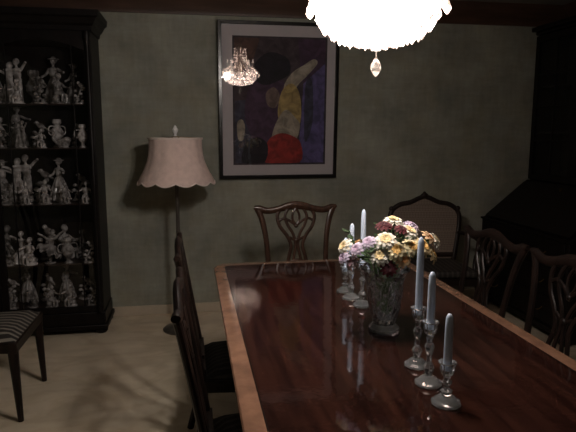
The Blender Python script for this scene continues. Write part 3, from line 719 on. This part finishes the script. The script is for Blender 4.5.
# ------------------------------------------------------------------ candlesticks and candles
def stick(loc, h, group):
    e = thing('candlestick', ('tall' if h > .15 else 'short') + ' clear crystal candlestick on the dining table', 'candlestick', (loc[0], loc[1], TZ + .0008), 0, group)
    G().lathe([(0, 0), (.038, 0), (.042, .003), (.040, .009), (.030, .014), (.024, .022), (.013, .028), (0, .029)], 10, fn=None).obj('base', CRYSTS, e, ang=12)
    z0, z1 = .0285, h - .042; q = z1 - z0
    G().lathe([(0, z0), (.009, z0), (.014, z0 + q * .1), (.018, z0 + q * .2), (.009, z0 + q * .32), (.008, z0 + q * .5), (.013, z0 + q * .62), (.016, z0 + q * .72), (.008, z0 + q * .84), (.011, z0 + q * .95), (.009, z1), (0, z1)], 7).obj('stem', CRYSTS, e, ang=10)
    G().lathe([(0, z1), (.010, z1), (.018, z1 + .010), (.021, z1 + .020), (.020, z1 + .032), (.026, z1 + .042), (.024, h + .001), (.0140, h - .002), (.0135, h - .022), (0, h - .022)], 10).obj('candle_cup', CRYSTS, e, ang=12)
    return e
def candle(loc, h, L, group):
    e = thing('candle', 'unlit pale blue taper candle in crystal candlestick', 'candle', (loc[0], loc[1], TZ + h - .0205), 0, group)
    G().lathe([(0, 0), (.0120, 0), (.0120, L * .3), (.0110, L * .75), (.0096, L * .93), (.0055, L * .985), (.0015, L), (0, L)], 20).obj('wax', WAX, e)
    G().tube([(0, 0, L - .002), (.001, 0, L + .008)], .0009, n=6).obj('wick', WICK, e, label='charcoal wick')
SETS = [((.705, 1.62), .195, .250), ((.687, 1.49), .195, .172), ((.684, 1.365), .122, .160), ((.719, 2.254), .195, .250), ((.702, 2.365), .195, .172), ((.706, 2.476), .122, .160)]
for loc, h, L in SETS:
    stick(loc, h, 'crystal candlesticks on the table'); candle(loc, h, L, 'taper candles on the table')

# ------------------------------------------------------------------ chandelier
HX, HY = .640, 1.905
ch = thing('chandelier', 'lit crystal basket chandelier hanging over the table', 'chandelier', (HX, HY, 0))
G().lathe([(0, H), (.06, H), (.06, H - .012), (.035, H - .035), (.012, H - .045), (0, H - .045)], 24).obj('canopy', BRASS, ch)
G().tube([(0, 0, H - .04), (0, 0, 2.28)], .006).obj('hanging_rod', BRASS, ch)
G().lathe([(0, 2.29), (.012, 2.29), (.03, 2.26), (.035, 2.24), (.015, 2.21), (.012, 2.15), (.03, 2.11), (.038, 2.07), (.02, 2.03), (.012, 1.99), (.014, 1.90), (0, 1.90)], 20).obj('column', CHROME, ch)
def ring(r, z, t=.005, n=64):
    g = G(); g.tube([(r * math.cos(2 * pi * i / n), r * math.sin(2 * pi * i / n), z) for i in range(n + 1)], t, hint=(0, 0, 1), n=8, cap=False); return g
RR = .200
ring(RR, 1.960, .006).obj('rim_ring', CHROME, ch); ring(.07, 2.22, .004).obj('crown_ring', CHROME, ch)
dish = [(.150, 1.93), (.146, 1.89), (.120, 1.86), (.075, 1.838), (.03, 1.832), (0, 1.832)]
G().lathe(dish, 48, fn=None).obj('glow_liner', GLOWD, ch, label='added glowing liner inside the crystal basket')  # emissive liner added so the basket looks solid and overexposed
g = G()
for k in range(4):
    a = k * pi / 2; g.tube([(.012 * math.cos(a), .012 * math.sin(a), 1.960), (RR * math.cos(a), RR * math.sin(a), 1.960)], .004)
g.obj('spokes', CHROME, ch)
def crystal(g, p, r, h, n=6):
    p = Vector(p); vs = [p + Vector((0, 0, h / 2))] + [p + Vector((r * math.cos(2 * pi * i / n), r * math.sin(2 * pi * i / n), 0)) for i in range(n)] + [p - Vector((0, 0, h / 2))]
    fs = []
    for i in range(n): j = (i + 1) % n; fs += [(0, 1 + i, 1 + j), (n + 1, 1 + j, 1 + i)]
    g.add(vs, fs)
RC = random.Random(3)
bow = [(.197, 1.950), (.199, 1.915), (.194, 1.885), (.178, 1.857), (.152, 1.834), (.120, 1.818), (.086, 1.806), (.05, 1.799)]
NSR = 22
for k in range(NSR):
    a = 2 * pi * k / NSR; g = G(); P = []
    for q, (r_, z_) in enumerate(bow):
        aa = a + (pi / NSR if q % 2 else 0); rr = (.006 + .014 * r_ / .2) * RC.uniform(.85, 1.15); zz = z_ + RC.uniform(-.006, .003)
        P.append((r_ * math.cos(aa), r_ * math.sin(aa), zz)); crystal(g, P[-1], rr, rr * RC.uniform(2.6, 3.4))
    g.tube(P, .003, n=5)
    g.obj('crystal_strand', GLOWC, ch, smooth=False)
for k in range(14):
    a = 2 * pi * (k + .2) / 14; g = G(); c = (.230 * math.cos(a), .230 * math.sin(a))
    crystal(g, (*c, 1.955), .011, .022)
    g.lathe([(0, 0), (.006, .004), (.015, .018), (.012, .032), (.003, .052), (0, .06)], 6, (*c, 1.885)); g.tube([(RR * math.cos(a), RR * math.sin(a), 1.960), (*c, 1.96)], .002, n=5)
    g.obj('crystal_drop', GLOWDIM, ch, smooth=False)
for k in range(12):
    a = 2 * pi * k / 12; g = G(); P = []
    for t in range(11):
        u = t / 10; r = .07 + .125 * u ** 2; z = 2.22 - .24 * u - .035 * math.sin(pi * u); P.append((r * math.cos(a), r * math.sin(a), z)); crystal(g, P[-1], .010, .026)
    g.tube(P, .002, n=5)
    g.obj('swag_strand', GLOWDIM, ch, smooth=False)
for k in range(6):
    a = 2 * pi * k / 6 + .3; d = Vector((math.cos(a), math.sin(a), 0))
    ar = G().tube(sm([d * .02 + Vector((0, 0, 2.05)), d * .08 + Vector((0, 0, 2.02)), d * .13 + Vector((0, 0, 2.0)), d * .16 + Vector((0, 0, 2.03))]), .005, n=8).obj('arm', CHROME, ch)
    c = d * .16
    G().lathe([(0, 2.03), (.02, 2.03), (.022, 2.038), (.009, 2.04), (.009, 2.065), (0, 2.065)], 14, (c.x, c.y, 0)).obj('candle_sleeve', WAXW, ar)
    G().lathe([(0, 2.065), (.007, 2.067), (.009, 2.08), (.007, 2.095), (.003, 2.108), (0, 2.11)], 12, (c.x, c.y, 0)).obj('bulb', BULBM, ar)
g = G(); g.lathe([(0, 1.80), (.030, 1.80), (.034, 1.790), (.018, 1.778), (.006, 1.772), (0, 1.772)], 20); g.obj('bottom_boss', GLOWD, ch)
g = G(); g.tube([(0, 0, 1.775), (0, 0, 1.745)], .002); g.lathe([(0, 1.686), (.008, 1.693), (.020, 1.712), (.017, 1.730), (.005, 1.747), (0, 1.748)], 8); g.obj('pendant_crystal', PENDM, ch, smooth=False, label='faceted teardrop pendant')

# ------------------------------------------------------------------ light
def pt(loc, e, col, r):
    l = bpy.data.lights.new('chandelier_light', 'POINT'); l.energy = e; l.color = col; l.shadow_soft_size = r
    o = bpy.data.objects.new('chandelier_light', l); COL.objects.link(o); o.location = loc
for a, e in ((pi * .74, 17), (pi * 1.02, 14), (pi * 1.32, 11)):
    pt((HX + .255 * math.cos(a), HY + .255 * math.sin(a), 1.90), e, (1.0, .93, .86), .04)
w = bpy.data.worlds.new('world'); sc.world = w; w.use_nodes = True
w.node_tree.nodes['Background'].inputs[0].default_value = (.02, .022, .025, 1); w.node_tree.nodes['Background'].inputs[1].default_value = .3

# ------------------------------------------------------------------ camera
cd = bpy.data.cameras.new('camera'); cd.sensor_width = 36; cd.lens = 35.0; cd.clip_start = .02
co = bpy.data.objects.new('camera', cd); COL.objects.link(co)
co.location = (0, 0, 1.5); co.rotation_euler = (math.radians(90 - 8.6), 0, math.radians(-9.9)); sc.camera = co
sc.view_settings.view_transform = 'Standard'
